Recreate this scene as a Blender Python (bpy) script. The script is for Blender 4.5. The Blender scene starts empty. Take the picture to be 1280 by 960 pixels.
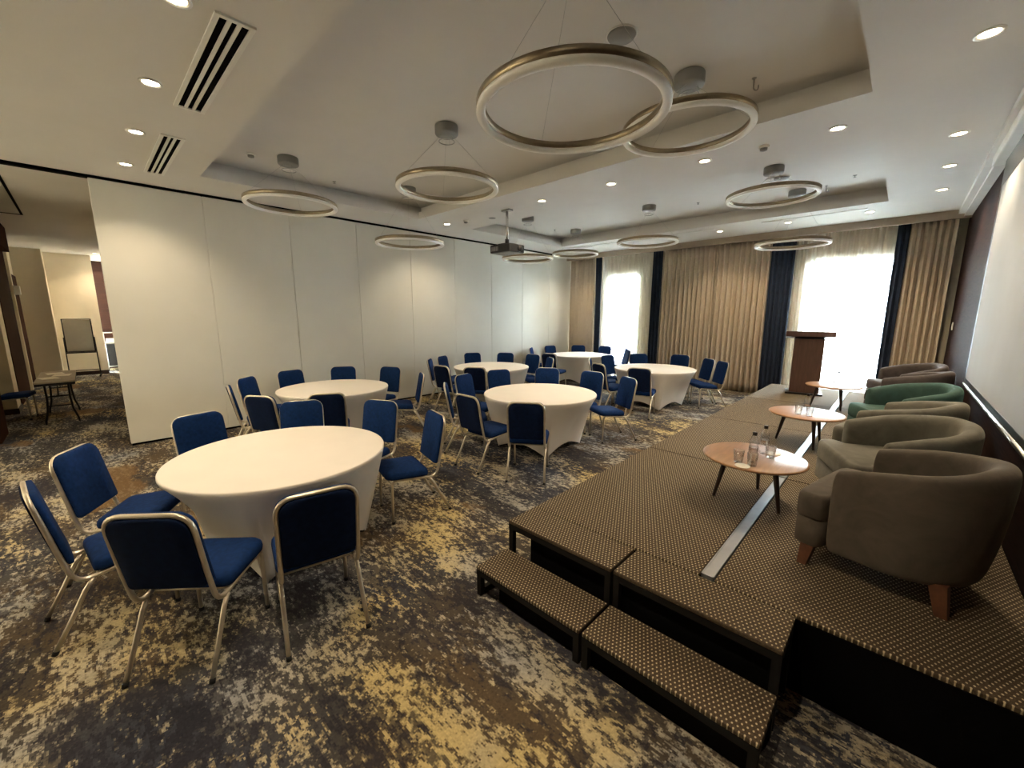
import bpy, bmesh, math, random
from mathutils import Vector, Matrix
random.seed(7)
PI = math.pi
C = bpy.context.scene.collection
SC = bpy.context.scene

# ------------------------------------------------------------------ materials
def mat(name):
    m = bpy.data.materials.new(name); m.use_nodes = True
    nt = m.node_tree; nt.nodes.clear()
    out = nt.nodes.new('ShaderNodeOutputMaterial')
    return m, nt, out

def N(nt, kind, **kw):
    n = nt.nodes.new(kind)
    for k, v in kw.items():
        if k in n.inputs.keys():
            n.inputs[k].default_value = v
        else:
            setattr(n, k, v)
    return n

def L(nt, a, b): nt.links.new(a, b)

def bsdf(nt, out, col=(.5, .5, .5), rough=.6, metal=0.0, **kw):
    b = nt.nodes.new('ShaderNodeBsdfPrincipled')
    b.inputs['Base Color'].default_value = (*col, 1)
    b.inputs['Roughness'].default_value = rough
    b.inputs['Metallic'].default_value = metal
    for k, v in kw.items():
        b.inputs[k].default_value = v
    L(nt, b.outputs[0], out.inputs[0])
    return b

def ramp(nt, fac, stops):
    r = nt.nodes.new('ShaderNodeValToRGB')
    el = r.color_ramp.elements
    while len(el) < len(stops): el.new(.5)
    for e, (p, c) in zip(el, stops):
        e.position = p; e.color = (*c, 1) if len(c) == 3 else c
    L(nt, fac, r.inputs[0])
    return r

def coords(nt, scale=(1, 1, 1), world=False, rot=(0, 0, 0)):
    mp = nt.nodes.new('ShaderNodeMapping')
    mp.inputs['Scale'].default_value = scale
    mp.inputs['Rotation'].default_value = rot
    if world:
        g = nt.nodes.new('ShaderNodeNewGeometry'); L(nt, g.outputs['Position'], mp.inputs[0])
    else:
        t = nt.nodes.new('ShaderNodeTexCoord'); L(nt, t.outputs['Object'], mp.inputs[0])
    return mp.outputs[0]

def noise(nt, vec, scale, detail=4, rough=.55, dist=0.0):
    n = nt.nodes.new('ShaderNodeTexNoise')
    n.inputs['Scale'].default_value = scale; n.inputs['Detail'].default_value = detail
    n.inputs['Roughness'].default_value = rough; n.inputs['Distortion'].default_value = dist
    L(nt, vec, n.inputs['Vector'])
    return n.outputs[0]

def math_(nt, op, a, b=None, clamp=False):
    m = nt.nodes.new('ShaderNodeMath'); m.operation = op; m.use_clamp = clamp
    for i, v in enumerate((a, b)):
        if v is None: continue
        if isinstance(v, (int, float)): m.inputs[i].default_value = v
        else: L(nt, v, m.inputs[i])
    return m.outputs[0]

def mixc(nt, fac, a, b, blend='MIX'):
    m = nt.nodes.new('ShaderNodeMix'); m.data_type = 'RGBA'; m.blend_type = blend
    for s, v in ((m.inputs[0], fac), (m.inputs[6], a), (m.inputs[7], b)):
        if isinstance(v, (int, float)): s.default_value = v
        elif isinstance(v, tuple): s.default_value = (*v, 1)
        else: L(nt, v, s)
    return m.outputs[2]

def bump(nt, b, h, strength=.3, dist=.01):
    n = nt.nodes.new('ShaderNodeBump')
    n.inputs['Strength'].default_value = strength; n.inputs['Distance'].default_value = dist
    L(nt, h, n.inputs['Height']); L(nt, n.outputs[0], b.inputs['Normal'])

def plain(name, col, rough=.6, metal=0.0, var=.12, vscale=8, bmp=0, bscale=200, **kw):
    """A single-colour surface with a little wear and grain in it."""
    m, nt, out = mat(name)
    b = bsdf(nt, out, col, rough, metal, **kw)
    v = coords(nt)
    n = noise(nt, v, vscale, 3)
    lo = tuple(c * (1 - var) for c in col); hi = tuple(min(1, c * (1 + var)) for c in col)
    r = ramp(nt, n, [(.3, lo), (.7, hi)])
    L(nt, r.outputs[0], b.inputs['Base Color'])
    if bmp:
        bump(nt, b, noise(nt, v, bscale, 2), bmp, .002)
    return m

M = {}
M['plaster'] = plain('ceiling_paint', (.72, .705, .685), .9, var=.02, vscale=2)
M['wall_cream'] = plain('cream_wall_paint', (.72, .64, .50), .85, var=.03, vscale=3)
M['panel'] = plain('partition_laminate', (.72, .71, .65), .42, var=.02, vscale=2)
M['black'] = plain('black_matte', (.0025, .0025, .003), .95, var=.2, **{'Specular IOR Level': .05})
M['blackmetal'] = plain('black_metal', (.012, .011, .011), .45, .3, var=.2)
M['stage_frame'] = plain('black_stage_frame', (.005, .0045, .0045), .7, var=.2, **{'Specular IOR Level': .2})
M['blackplastic'] = plain('black_plastic', (.012, .012, .014), .4, var=.2)
M['whiteplastic'] = plain('white_plastic', (.78, .78, .75), .4, var=.03)
M['greyplastic'] = plain('grey_plastic', (.26, .26, .26), .5, var=.05)
M['greymetal'] = plain('grey_metal', (.42, .42, .42), .4, .7, var=.06)
M['brass'] = plain('brushed_brass', (.36, .30, .215), .36, 1.0, var=.08, vscale=30)
M['chrome'] = plain('pale_metal', (.8, .78, .75), .25, .95, var=.04)
M['champagne'] = plain('champagne_frame_metal', (.68, .61, .50), .36, .75, var=.08, vscale=20)
M['diffuser'] = plain('white_light_diffuser', (.96, .955, .945), .6, var=.01)
M['blue'] = plain('blue_upholstery', (.0055, .027, .112), .9, var=.22, vscale=35, bmp=.25, bscale=350, **{'Specular IOR Level': .15})
M['navy'] = plain('blue_back_cloth_shaded', (.0038, .011, .042), .9, var=.2, vscale=30, **{'Specular IOR Level': .12})  # same blue cloth as the pads; shade put into the colour
M['cloth'] = plain('stretch_table_cloth', (.80, .75, .69), .75, var=.02, vscale=3)
M['beige'] = plain('beige_curtain_cloth', (.56, .485, .385), .9, var=.05, vscale=14)
M['navycurtain'] = plain('navy_curtain_cloth', (.010, .022, .050), .85, var=.2, vscale=10)
M['pelmet'] = plain('taupe_pelmet', (.38, .32, .26), .8, var=.05)
M['paper'] = plain('paper', (.88, .82, .68), .8, var=.03)
M['legwood'] = plain('dark_leg_wood', (.030, .013, .008), .45, var=.3, vscale=20)
M['armleg'] = plain('armchair_leg_wood', (.10, .035, .015), .5, var=.3, vscale=25)
M['rubber'] = plain('rubber_tip', (.01, .01, .01), .8)
M['whiteboard'] = plain('whiteboard_face', (.70, .66, .56), .35, var=.03)
M['waxtop'] = plain('folding_table_top', (.36, .29, .20), .5, var=.06)
M['facade'] = plain('neighbour_facade', (.75, .75, .74), .9, var=.05)
M['shade_window'] = plain('neighbour_window', (.10, .11, .13), .3)
M['asphalt'] = plain('outside_paving', (.45, .45, .44), .9)

def wood(name, dark, light, scale=(2, 18, 2), rough=.4, **kw):
    m, nt, out = mat(name)
    b = bsdf(nt, out, dark, rough, **kw)
    v = coords(nt, scale)
    n = noise(nt, v, 3.0, 6, .6, .6)
    r = ramp(nt, n, [(.28, dark), (.72, light)])
    L(nt, r.outputs[0], b.inputs['Base Color'])
    return m
M['walnut_wall'] = wood('dark_walnut_panelling', (.016, .007, .0055), (.042, .019, .014), (1.2, 1.2, 16), .8, **{'Specular IOR Level': .08})
M['brown_door'] = wood('brown_door_wood', (.030, .012, .007), (.06, .024, .013), (14, 14, 1.2), .9, **{'Specular IOR Level': .02})
M['table_wood'] = wood('oak_table_top', (.26, .13, .055), (.40, .21, .09), (1.5, 14, 2), .5, **{'Coat Weight': .8, 'Coat Roughness': .3, 'Specular IOR Level': .2})
M['lectern_wood'] = wood('lectern_brown_wood', (.070, .036, .026), (.12, .062, .044), (10, 10, 1.2), .45)

def velvet(name, col):
    m, nt, out = mat(name)
    b = bsdf(nt, out, col, .85)
    b.inputs['Sheen Weight'].default_value = .35
    b.inputs['Sheen Roughness'].default_value = .4
    b.inputs['Sheen Tint'].default_value = (min(1, col[0]*6), min(1, col[1]*6), min(1, col[2]*6), 1)
    v = coords(nt)
    n = noise(nt, v, 5, 5, .65, 1.2)
    r = ramp(nt, n, [(.3, tuple(c*.72 for c in col)), (.72, tuple(c*1.3 for c in col))])
    L(nt, r.outputs[0], b.inputs['Base Color'])
    bump(nt, b, noise(nt, v, 14, 4), .25, .01)
    return m
M['taupe'] = velvet('taupe_velvet', (.075, .060, .046))
M['greige'] = velvet('grey_green_velvet', (.110, .103, .084))
M['green'] = velvet('green_velvet', (.022, .058, .049))
M['mauve'] = velvet('mauve_brown_velvet', (.058, .047, .045))

# patterned hotel carpet
def carpet():
    m, nt, out = mat('distressed_hotel_carpet')
    b = bsdf(nt, out, (.1, .1, .1), .95)
    b.inputs['Specular IOR Level'].default_value = .1
    g = nt.nodes.new('ShaderNodeNewGeometry')
    # knot grid: the yarn tufts
    sn = nt.nodes.new('ShaderNodeVectorMath'); sn.operation = 'SNAP'
    sn.inputs[1].default_value = (.007, .007, 1)
    L(nt, g.outputs['Position'], sn.inputs[0])
    mix = nt.nodes.new('ShaderNodeVectorMath'); mix.operation = 'ADD'
    L(nt, sn.outputs[0], mix.inputs[0]); mix.inputs[1].default_value = (3.1, 7.7, 0)
    def mp(scale, rot=0):
        q = nt.nodes.new('ShaderNodeMapping'); q.inputs['Scale'].default_value = scale
        q.inputs['Rotation'].default_value = (0, 0, rot)
        L(nt, mix.outputs[0], q.inputs[0]); return q.outputs[0]
    p = mp((1, 1, 1))
    zone = noise(nt, p, .5, 2, .5)
    zone2 = noise(nt, mp((1, 1, 1), .6), .8, 3, .55)
    fine = noise(nt, p, 70, 2, .8)
    # density of the sand yarn and of the ink yarn, drifting over the floor
    dens = noise(nt, mp((.6, 1.2, 1)), 1.9, 6, .68, .2)
    dens2 = noise(nt, mp((.5, 1.5, 1), .12), 2.6, 5, .65)
    speck = noise(nt, mp((.55, 1.0, 1)), 30, 3, .75)
    speck2 = noise(nt, mp((.5, 1.0, 1), .04), 25, 3, .75)
    base = ramp(nt, zone, [(.36, (.045, .052, .075)), (.47, (.062, .058, .056)), (.56, (.095, .070, .045)), (.68, (.066, .058, .055))])
    a = math_(nt, 'SUBTRACT', math_(nt, 'ADD', math_(nt, 'MULTIPLY', dens, 1.2), math_(nt, 'MULTIPLY', speck, 1.1)), .645)
    crm = ramp(nt, a, [(.49, (0, 0, 0)), (.59, (1, 1, 1))])
    sand = ramp(nt, zone2, [(.36, (.28, .285, .29)), (.48, (.40, .36, .28)), (.60, (.52, .41, .20))])
    c1 = mixc(nt, crm.outputs[0], base.outputs[0], sand.outputs[0])
    k = math_(nt, 'SUBTRACT', math_(nt, 'ADD', math_(nt, 'MULTIPLY', dens2, 1.0), math_(nt, 'MULTIPLY', speck2, 1.15)), .575)
    dkm = ramp(nt, k, [(.49, (0, 0, 0)), (.575, (1, 1, 1))])
    c2 = mixc(nt, math_(nt, 'MULTIPLY', dkm.outputs[0], .8), c1, (.028, .027, .036))
    brn = math_(nt, 'ADD', noise(nt, mp((.6, 1.1, 1), .9), 1.1, 4, .55), math_(nt, 'MULTIPLY', math_(nt, 'SUBTRACT', speck, .5), .12))
    br = ramp(nt, brn, [(.605, (0, 0, 0)), (.64, (1, 1, 1))])
    c3 = mixc(nt, math_(nt, 'MULTIPLY', br.outputs[0], .85), c2, (.150, .092, .042))
    sp = math_(nt, 'ADD', math_(nt, 'MULTIPLY', fine, 1.0), .5)
    cc = nt.nodes.new('ShaderNodeCombineColor')
    for i in range(3): L(nt, sp, cc.inputs[i])
    c4 = mixc(nt, 1.0, c3, cc.outputs[0], 'MULTIPLY')
    L(nt, c4, b.inputs['Base Color'])
    bump(nt, b, fine, .3, .006)
    return m
M['carpet'] = carpet()

# dotted stage carpet
def stage_carpet():
    m, nt, out = mat('dotted_stage_carpet')
    b = bsdf(nt, out, (.1, .08, .05), .92)
    b.inputs['Specular IOR Level'].default_value = .25
    g = nt.nodes.new('ShaderNodeNewGeometry')
    s = nt.nodes.new('ShaderNodeSeparateXYZ'); L(nt, g.outputs['Position'], s.inputs[0])
    P = .0205
    ux = math_(nt, 'DIVIDE', s.outputs[0], P); uy = math_(nt, 'DIVIDE', s.outputs[1], P)
    row = math_(nt, 'FLOOR', uy)
    ux2 = math_(nt, 'ADD', ux, math_(nt, 'MULTIPLY', row, .5))
    fx = math_(nt, 'ABSOLUTE', math_(nt, 'SUBTRACT', math_(nt, 'FRACT', ux2), .5))
    fy = math_(nt, 'ABSOLUTE', math_(nt, 'SUBTRACT', math_(nt, 'FRACT', uy), .5))
    d = math_(nt, 'ADD', math_(nt, 'POWER', fx, 2.0), math_(nt, 'MULTIPLY', math_(nt, 'POWER', fy, 2.0), .6))
    dot = ramp(nt, d, [(.016, (1, 1, 1)), (.045, (0, 0, 0))])
    n = noise(nt, g.outputs['Position'], 90, 3, .7)
    base = ramp(nt, n, [(.35, (.043, .030, .019)), (.65, (.094, .068, .043))])
    gold = ramp(nt, n, [(.3, (.42, .34, .21)), (.7, (.62, .53, .37))])
    c = mixc(nt, dot.outputs[0], base.outputs[0], gold.outputs[0])
    L(nt, c, b.inputs['Base Color'])
    bump(nt, b, dot.outputs[0], .25, .003)
    return m
M['stage_carpet'] = stage_carpet()

def sheer():
    m, nt, out = mat('white_sheer_voile')
    tr = nt.nodes.new('ShaderNodeBsdfTransparent'); tr.inputs[0].default_value = (.97, .99, 1, 1)
    tl = nt.nodes.new('ShaderNodeBsdfTranslucent'); tl.inputs[0].default_value = (.86, .84, .78, 1)
    df = nt.nodes.new('ShaderNodeBsdfDiffuse'); df.inputs[0].default_value = (.80, .75, .66, 1)
    a = nt.nodes.new('ShaderNodeMixShader'); a.inputs[0].default_value = .5
    L(nt, tl.outputs[0], a.inputs[1]); L(nt, df.outputs[0], a.inputs[2])
    k = nt.nodes.new('ShaderNodeMixShader')
    n = noise(nt, coords(nt, (40, 40, 1)), 4, 2)
    r = ramp(nt, n, [(.2, (.62,)*3), (.8, (.78,)*3)])
    L(nt, r.outputs[0], k.inputs[0])
    L(nt, tr.outputs[0], k.inputs[1]); L(nt, a.outputs[0], k.inputs[2])
    L(nt, k.outputs[0], out.inputs[0])
    return m
M['sheer'] = sheer()

def blind():  # translucent sheet for the added fill windows
    m, nt, out = mat('cream_fill_blind')
    tl = nt.nodes.new('ShaderNodeBsdfTranslucent'); tl.inputs[0].default_value = (.26, .225, .175, 1)
    df = nt.nodes.new('ShaderNodeBsdfDiffuse'); df.inputs[0].default_value = (.5, .44, .35, 1)
    a = nt.nodes.new('ShaderNodeMixShader'); a.inputs[0].default_value = .25
    L(nt, tl.outputs[0], a.inputs[1]); L(nt, df.outputs[0], a.inputs[2]); L(nt, a.outputs[0], out.inputs[0])
    return m
M['blind'] = blind()

def pane():
    m, nt, out = mat('window_glass')
    tr = nt.nodes.new('ShaderNodeBsdfTransparent'); tr.inputs[0].default_value = (.95, .97, .97, 1)
    gl = nt.nodes.new('ShaderNodeBsdfGlossy'); gl.inputs['Roughness'].default_value = .02
    fr = nt.nodes.new('ShaderNodeFresnel'); fr.inputs[0].default_value = 1.45
    k = nt.nodes.new('ShaderNodeMixShader')
    L(nt, fr.outputs[0], k.inputs[0]); L(nt, tr.outputs[0], k.inputs[1]); L(nt, gl.outputs[0], k.inputs[2])
    L(nt, k.outputs[0], out.inputs[0])
    return m
M['pane'] = pane()

def clear(name, tint):
    m, nt, out = mat(name)
    tr = nt.nodes.new('ShaderNodeBsdfTransparent'); tr.inputs[0].default_value = (*tint, 1)
    gl = nt.nodes.new('ShaderNodeBsdfGlossy'); gl.inputs['Roughness'].default_value = .05
    fr = nt.nodes.new('ShaderNodeLayerWeight'); fr.inputs[0].default_value = .28
    k = nt.nodes.new('ShaderNodeMixShader')
    L(nt, fr.outputs['Facing'], k.inputs[0]); L(nt, tr.outputs[0], k.inputs[1]); L(nt, gl.outputs[0], k.inputs[2])
    L(nt, k.outputs[0], out.inputs[0])
    return m
M['bottle'] = clear('clear_bottle_plastic', (.96, .98, 1))
M['glass'] = clear('clear_tumbler_glass', (.97, .98, .98))

def screen_mat():
    m, nt, out = mat('projection_cloth')
    b = bsdf(nt, out, (.45, .47, .49), .85)
    n = noise(nt, coords(nt), 1.2, 2)
    r = ramp(nt, n, [(.3, (.42, .44, .465)), (.7, (.47, .49, .515))])
    L(nt, r.outputs[0], b.inputs['Base Color'])
    return m
M['screen'] = screen_mat()

def lamp_mat():
    m, nt, out = mat('lit_downlight_lens')
    e = nt.nodes.new('ShaderNodeEmission')
    e.inputs[0].default_value = (1, .83, .55, 1); e.inputs[1].default_value = 26
    L(nt, e.outputs[0], out.inputs[0])
    return m
M['lamp'] = lamp_mat()
M['floorstrip'] = plain('grey_metal_floor_strip', (.30, .31, .33), .42, .7, var=.1, vscale=6)

# ------------------------------------------------------------------ mesh helpers
class B:
    def __init__(s): s.bm = bmesh.new()
    def box(s, c, d, rot=None, mi=0, bev=0):
        r = bmesh.ops.create_cube(s.bm, size=1.0)
        vs = r['verts']
        bmesh.ops.scale(s.bm, vec=d, verts=vs)
        if bev:
            es = list({e for v in vs for e in v.link_edges})
            rr = bmesh.ops.bevel(s.bm, geom=es, offset=bev, segments=2, affect='EDGES', profile=.6)
            vs = list({v for f in rr['faces'] for v in f.verts} | {v for v in vs if v.is_valid})
        if rot is not None:
            bmesh.ops.rotate(s.bm, matrix=rot.to_3x3(), verts=vs)
        bmesh.ops.translate(s.bm, vec=c, verts=vs)
        if mi:
            for f in {f for v in vs for f in v.link_faces}: f.material_index = mi
        return s
    def b2(s, x0, x1, y0, y1, z0, z1, mi=0, bev=0):
        return s.box(((x0+x1)/2, (y0+y1)/2, (z0+z1)/2), (abs(x1-x0), abs(y1-y0), abs(z1-z0)), None, mi, bev)
    def ring_loft(s, rings, cap0=True, cap1=True, closed=False, mi=0, smooth=True):
        R = [[s.bm.verts.new(p) for p in ring] for ring in rings]
        n = len(R[0]); fs = []
        cnt = len(R) if closed else len(R) - 1
        for i in range(cnt):
            a, b = R[i], R[(i+1) % len(R)]
            for j in range(n):
                k = (j+1) % n
                try: fs.append(s.bm.faces.new((a[j], a[k], b[k], b[j])))
                except ValueError: pass
        if not closed:
            if cap0: fs.append(s.bm.faces.new(list(reversed(R[0]))))
            if cap1: fs.append(s.bm.faces.new(R[-1]))
        for f in fs: f.smooth = smooth; f.material_index = mi
        return s
    def tube(s, pts, r, n=8, closed=False, mi=0, flat=1.0):
        pts = [Vector(p) for p in pts]
        rs = r if isinstance(r, (list, tuple)) else [r]*len(pts)
        rings = []; prev = None
        for i, p in enumerate(pts):
            if closed: t = pts[(i+1) % len(pts)] - pts[i-1]
            else: t = pts[min(i+1, len(pts)-1)] - pts[max(i-1, 0)]
            t.normalize()
            if prev is None:
                ref = Vector((0, 0, 1)) if abs(t.z) < .9 else Vector((1, 0, 0))
                u = t.cross(ref).normalized()
            else:
                u = (prev - t*prev.dot(t)).normalized()
            prev = u; w = t.cross(u)
            rings.append([p + rs[i]*(math.cos(2*PI*j/n)*u + flat*math.sin(2*PI*j/n)*w) for j in range(n)])
        return s.ring_loft(rings, closed=closed, mi=mi)
    def lathe(s, prof, n=32, c=(0, 0, 0), mi=0, cap=True):
        rings = [[(c[0]+r*math.cos(2*PI*j/n), c[1]+r*math.sin(2*PI*j/n), c[2]+z) for j in range(n)] for r, z in prof]
        return s.ring_loft(rings, cap, cap, mi=mi)
    def cyl(s, p0, p1, r0, r1=None, n=16, mi=0):
        return s.tube([p0, p1], [r0, r0 if r1 is None else r1], n, mi=mi)
    def quad(s, pts, mi=0):
        f = s.bm.faces.new([s.bm.verts.new(p) for p in pts]); f.material_index = mi; return s
    def build(s, name, m, parent=None, loc=None, smooth=None):
        me = bpy.data.meshes.new(name)
        bmesh.ops.recalc_face_normals(s.bm, faces=s.bm.faces[:])
        s.bm.to_mesh(me); s.bm.free()
        for q in (m if isinstance(m, (list, tuple)) else [m]): me.materials.append(q)
        o = bpy.data.objects.new(name, me); C.objects.link(o)
        if parent is not None: o.parent = parent
        if loc is not None: o.location = loc
        return o

def tag(o, label, cat, group=None, kind=None):
    o['label'] = label; o['category'] = cat
    if group: o['group'] = group
    if kind: o['kind'] = kind
    return o
def struct(o, label=None, cat=None):
    o['kind'] = 'structure'
    if label: o['label'] = label; o['category'] = cat or 'wall'
    return o
def empty(name, loc=(0, 0, 0), rz=0):
    o = bpy.data.objects.new(name, None); C.objects.link(o)
    o.location = loc; o.rotation_euler = (0, 0, rz); o.empty_display_size = .1
    return o
KIDS = {}
def copy_tree(o, parent=None):
    c = o.copy(); C.objects.link(c)
    if parent is not None: c.parent = parent
    for ch in list(o.children): copy_tree(ch, c)
    return c
def arc(c, r, a0, a1, n, plane='yz', x=0):
    out = []
    for i in range(n+1):
        a = a0 + (a1-a0)*i/n
        out.append((c[0]+r*math.cos(a), c[1]+r*math.sin(a)))
    return out
def bez(p0, p1, p2, n=6):
    p0, p1, p2 = map(Vector, (p0, p1, p2))
    return [((1-t)**2)*p0 + 2*t*(1-t)*p1 + t*t*p2 for t in [i/n for i in range(n+1)]]

# ------------------------------------------------------------------ camera
F_PX = 507.25
cam_d = bpy.data.cameras.new('camera'); cam = bpy.data.objects.new('camera', cam_d); C.objects.link(cam)
cam_d.sensor_fit = 'HORIZONTAL'; cam_d.sensor_width = 36; cam_d.lens = 36*F_PX/1280
cam_d.clip_start = .05; cam_d.clip_end = 200
cam.location = (0, 0, 1.8)
cam.rotation_euler = (PI/2 - .170366, 0, .76198)
SC.camera = cam

# ------------------------------------------------------------------ the room
XW, XR = -7.54, .61          # partition plane, screen wall plane
YF, ZC, ZT = 10.75, 3.51, 3.76  # window wall, soffit, tray ceiling
ZS = .40                     # stage top

o = B().b2(-20, 1.2, -4.2, 11.4, -.12, 0).build('floor', M['carpet']); struct(o, 'patterned carpet in charcoal, sand and brown', 'floor')

# partition of full height panels
b = B()
seams = [.262] + [.262 + 1.1495*i for i in range(1, 9)] + [10.62]
for i in range(len(seams)-1):
    b.b2(XW-.10, XW, seams[i]+.004, seams[i+1]-.004, .03, 3.475, bev=.006)
b.b2(XW-.085, XW-.012, .27, 10.62, .03, 3.47)
o = b.build('wall_left', M['panel']); struct(o, 'white folding partition of tall seamed panels', 'wall')
o = B().b2(XW-.09, XW-.02, .28, 10.6, .0, .032).build('baseboard_left', M['black']); struct(o, 'black sweep seal under white partition', 'trim')
o = B().b2(XW-.09, XW+.005, -4.0, 10.62, 3.478, 3.512).build('trim_1', M['black']); struct(o, 'black ceiling track above the white partition', 'trim')

# window wall with two openings
WIN = [(-6.42, -5.38, 2.92), (-1.62, -.20, 2.92)]
b = B(); x = XW-.2
for (a, c, h) in WIN:
    b.b2(x, a, YF, YF+.25, 0, 3.9); b.b2(a, c, YF, YF+.25, h, 3.9); x = c
b.b2(x, 1.2, YF, YF+.25, 0, 3.9)
o = b.build('wall_far', M['wall_cream']); struct(o, 'cream window wall behind the curtains', 'wall')
for i, (a, c, h) in enumerate(WIN):
    b = B()
    for x0 in (a, c-.06, (a+c)/2-.03): b.b2(x0, x0+.06, YF+.08, YF+.15, 0, h)
    for z0 in (0, h-.06): b.b2(a, c, YF+.08, YF+.15, z0, z0+.06)
    w = b.build('window_%d' % (i+1), M['whiteplastic']); struct(w, ('tall window nearer the white partition' if i == 0 else 'tall window behind the lectern'), 'window')
    g = B().b2(a+.05, c-.05, YF+.11, YF+.12, .05, h-.05).build('window_pane', M['pane'], w); g['kind'] = 'structure'

FILL_WIN = [(-8.4, -6.2), (-5.6, -3.4)]  # openings added behind the camera as soft warm fill
# right wall, dark walnut
o = B().b2(XR, XR+.2, -4.2, 11.4, 0, 3.9).build('wall_right', M['walnut_wall']); struct(o, 'dark walnut wall behind the projection screen', 'wall')
b = B().b2(.45, XR+.01, -4.0, 10.3, 3.44, 3.51, bev=.006)
b.b2(.52, XR+.01, -4.0, 10.3, 3.40, 3.44)
o = b.build('trim_2', M['plaster']); struct(o, 'white cornice along the walnut wall', 'trim')
o = B().b2(XW, XR, 10.28, 10.34, 3.375, 3.512).build('trim_3', M['pelmet']); struct(o, 'taupe pelmet above the curtains', 'trim')

# walls behind and beside the camera, closing the room
b = B(); x = -9.0
for (a, c) in FILL_WIN:
    b.b2(x, a, -4.2, -4.0, 0, 3.9); b.b2(a, c, -4.2, -4.0, 0, .25); b.b2(a, c, -4.2, -4.0, 3.25, 3.9); x = c
b.b2(x, 1.2, -4.2, -4.0, 0, 3.9)
for i, (a, c) in enumerate(FILL_WIN):  # unseen windows, added to brighten the ceiling
    g = B().b2(a, c, -4.06, -4.055, .25, 3.25).build('window_%d' % (i+3), M['blind']); struct(g, 'added fill window behind the camera with a drawn cream blind', 'window')
o = b.build('wall_rear', M['wall_cream']); struct(o, 'cream wall closing the rear of the room', 'wall')

# ceiling with two stepped trays
TR = [(-6.62, -.385, 1.25, 4.48), (-6.62, -.385, 5.74, 8.77)]
b = B()
xs = (-20.0, TR[0][0], TR[0][1], 1.2)
ys = (-4.2, 1.25, 4.48, 5.74, 8.77, 11.4)
for i in range(3):
    for j in range(5):
        if i == 1 and j in (1, 3): continue
        b.quad([(xs[i], ys[j], ZC), (xs[i+1], ys[j], ZC), (xs[i+1], ys[j+1], ZC), (xs[i], ys[j+1], ZC)])
for (x0, x1, y0, y1) in TR:
    g = .10   # the shadow gap behind the lip
    zl = ZC + .115
    def loop(d, z): return [(x0-d, y0-d, z), (x1+d, y0-d, z), (x1+d, y1+d, z), (x0-d, y1+d, z)]
    seq = [loop(0, ZC), loop(0, zl), loop(.17, zl), loop(.17, ZT)]
    for a, c in zip(seq, seq[1:]):
        for k in range(4):
            b.quad([a[k], a[(k+1) % 4], c[(k+1) % 4], c[k]])
    b.quad(loop(.17, ZT))
b.quad([(-20.2, -4.4, 4.0), (1.4, -4.4, 4.0), (1.4, 11.6, 4.0), (-20.2, 11.6, 4.0)])
o = b.build('ceiling', M['plaster']); struct(o, 'white ceiling with two recessed trays', 'ceiling')

# ------------------------------------------------------------------ ceiling fittings
def make_downlight():
    r = empty('downlight')
    B().lathe([(.072, 0), (.074, -.006), (.056, -.010), (.050, -.002)], 24).build('trim_ring', M['whiteplastic'], r)
    B().lathe([(.001, -.003), (.050, -.003), (.050, .0), (.001, .0)], 24, cap=False).build('lens', M['lamp'], r)
    return r
ld = bpy.data.lights.new('downlight_lamp', 'SPOT'); ld.energy = 25; ld.color = (1, .79, .53)
ld.spot_size = math.radians(128); ld.spot_blend = .75; ld.shadow_soft_size = .05
proto = None
def downlight(x, y, label, z=ZC, group='recessed ceiling downlights'):
    global proto
    if proto is None: proto = make_downlight(); r = proto
    else: r = copy_tree(proto)
    r.location = (x, y, z)
    tag(r, label, 'downlight', group)
    return r
ORD = ['first', 'second', 'third', 'fourth', 'fifth', 'sixth']
DL = []
for i, x in enumerate((-3.10, -4.29, -5.49, -6.72)):
    DL.append((x, .574, 'lit downlight beside the slatted air vents, %s from the partition' % ORD[3-i]))
for i, y in enumerate((4.08, 6.03, 7.22, 8.49)):
    DL.append((.175, y, 'lit downlight along the walnut wall cornice, %s from the window curtains' % ORD[3-i]))
for i, x in enumerate((-.655, -1.84, -3.03, -4.22, -6.585)):
    DL.append((x, 5.085, 'lit downlight on the beam between both ceiling trays, %s from the screen wall' % ORD[i]))
for i, x in enumerate((-.634, -1.80, -3.00, -6.41)):
    DL.append((x, 9.45, 'lit downlight in front of the curtain pelmet, %s from the screen wall' % ORD[i]))
# rows carrying on over the camera and out in the foyer
for x in (-.72, -1.91): DL.append((x, .574, 'lit downlight in the row of air vents above the camera'))
for x in (-5.4,): DL.append((x, -1.9, 'added fill downlight out of view in the open end of the room'))  # lamp added behind the camera for ambient fill
for x, y in ((-16.95, .49), (-12.4, .75)): DL.append((x, y, 'lit downlight in the foyer near the whiteboard' if x < -15 else 'lit downlight in the foyer above the folding table'))
for x, y, lab in DL:
    r = downlight(x, y, lab)
    lo = bpy.data.objects.new('lamp', ld); C.objects.link(lo); lo.parent = r; lo.location = (0, 0, -.02)

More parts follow.
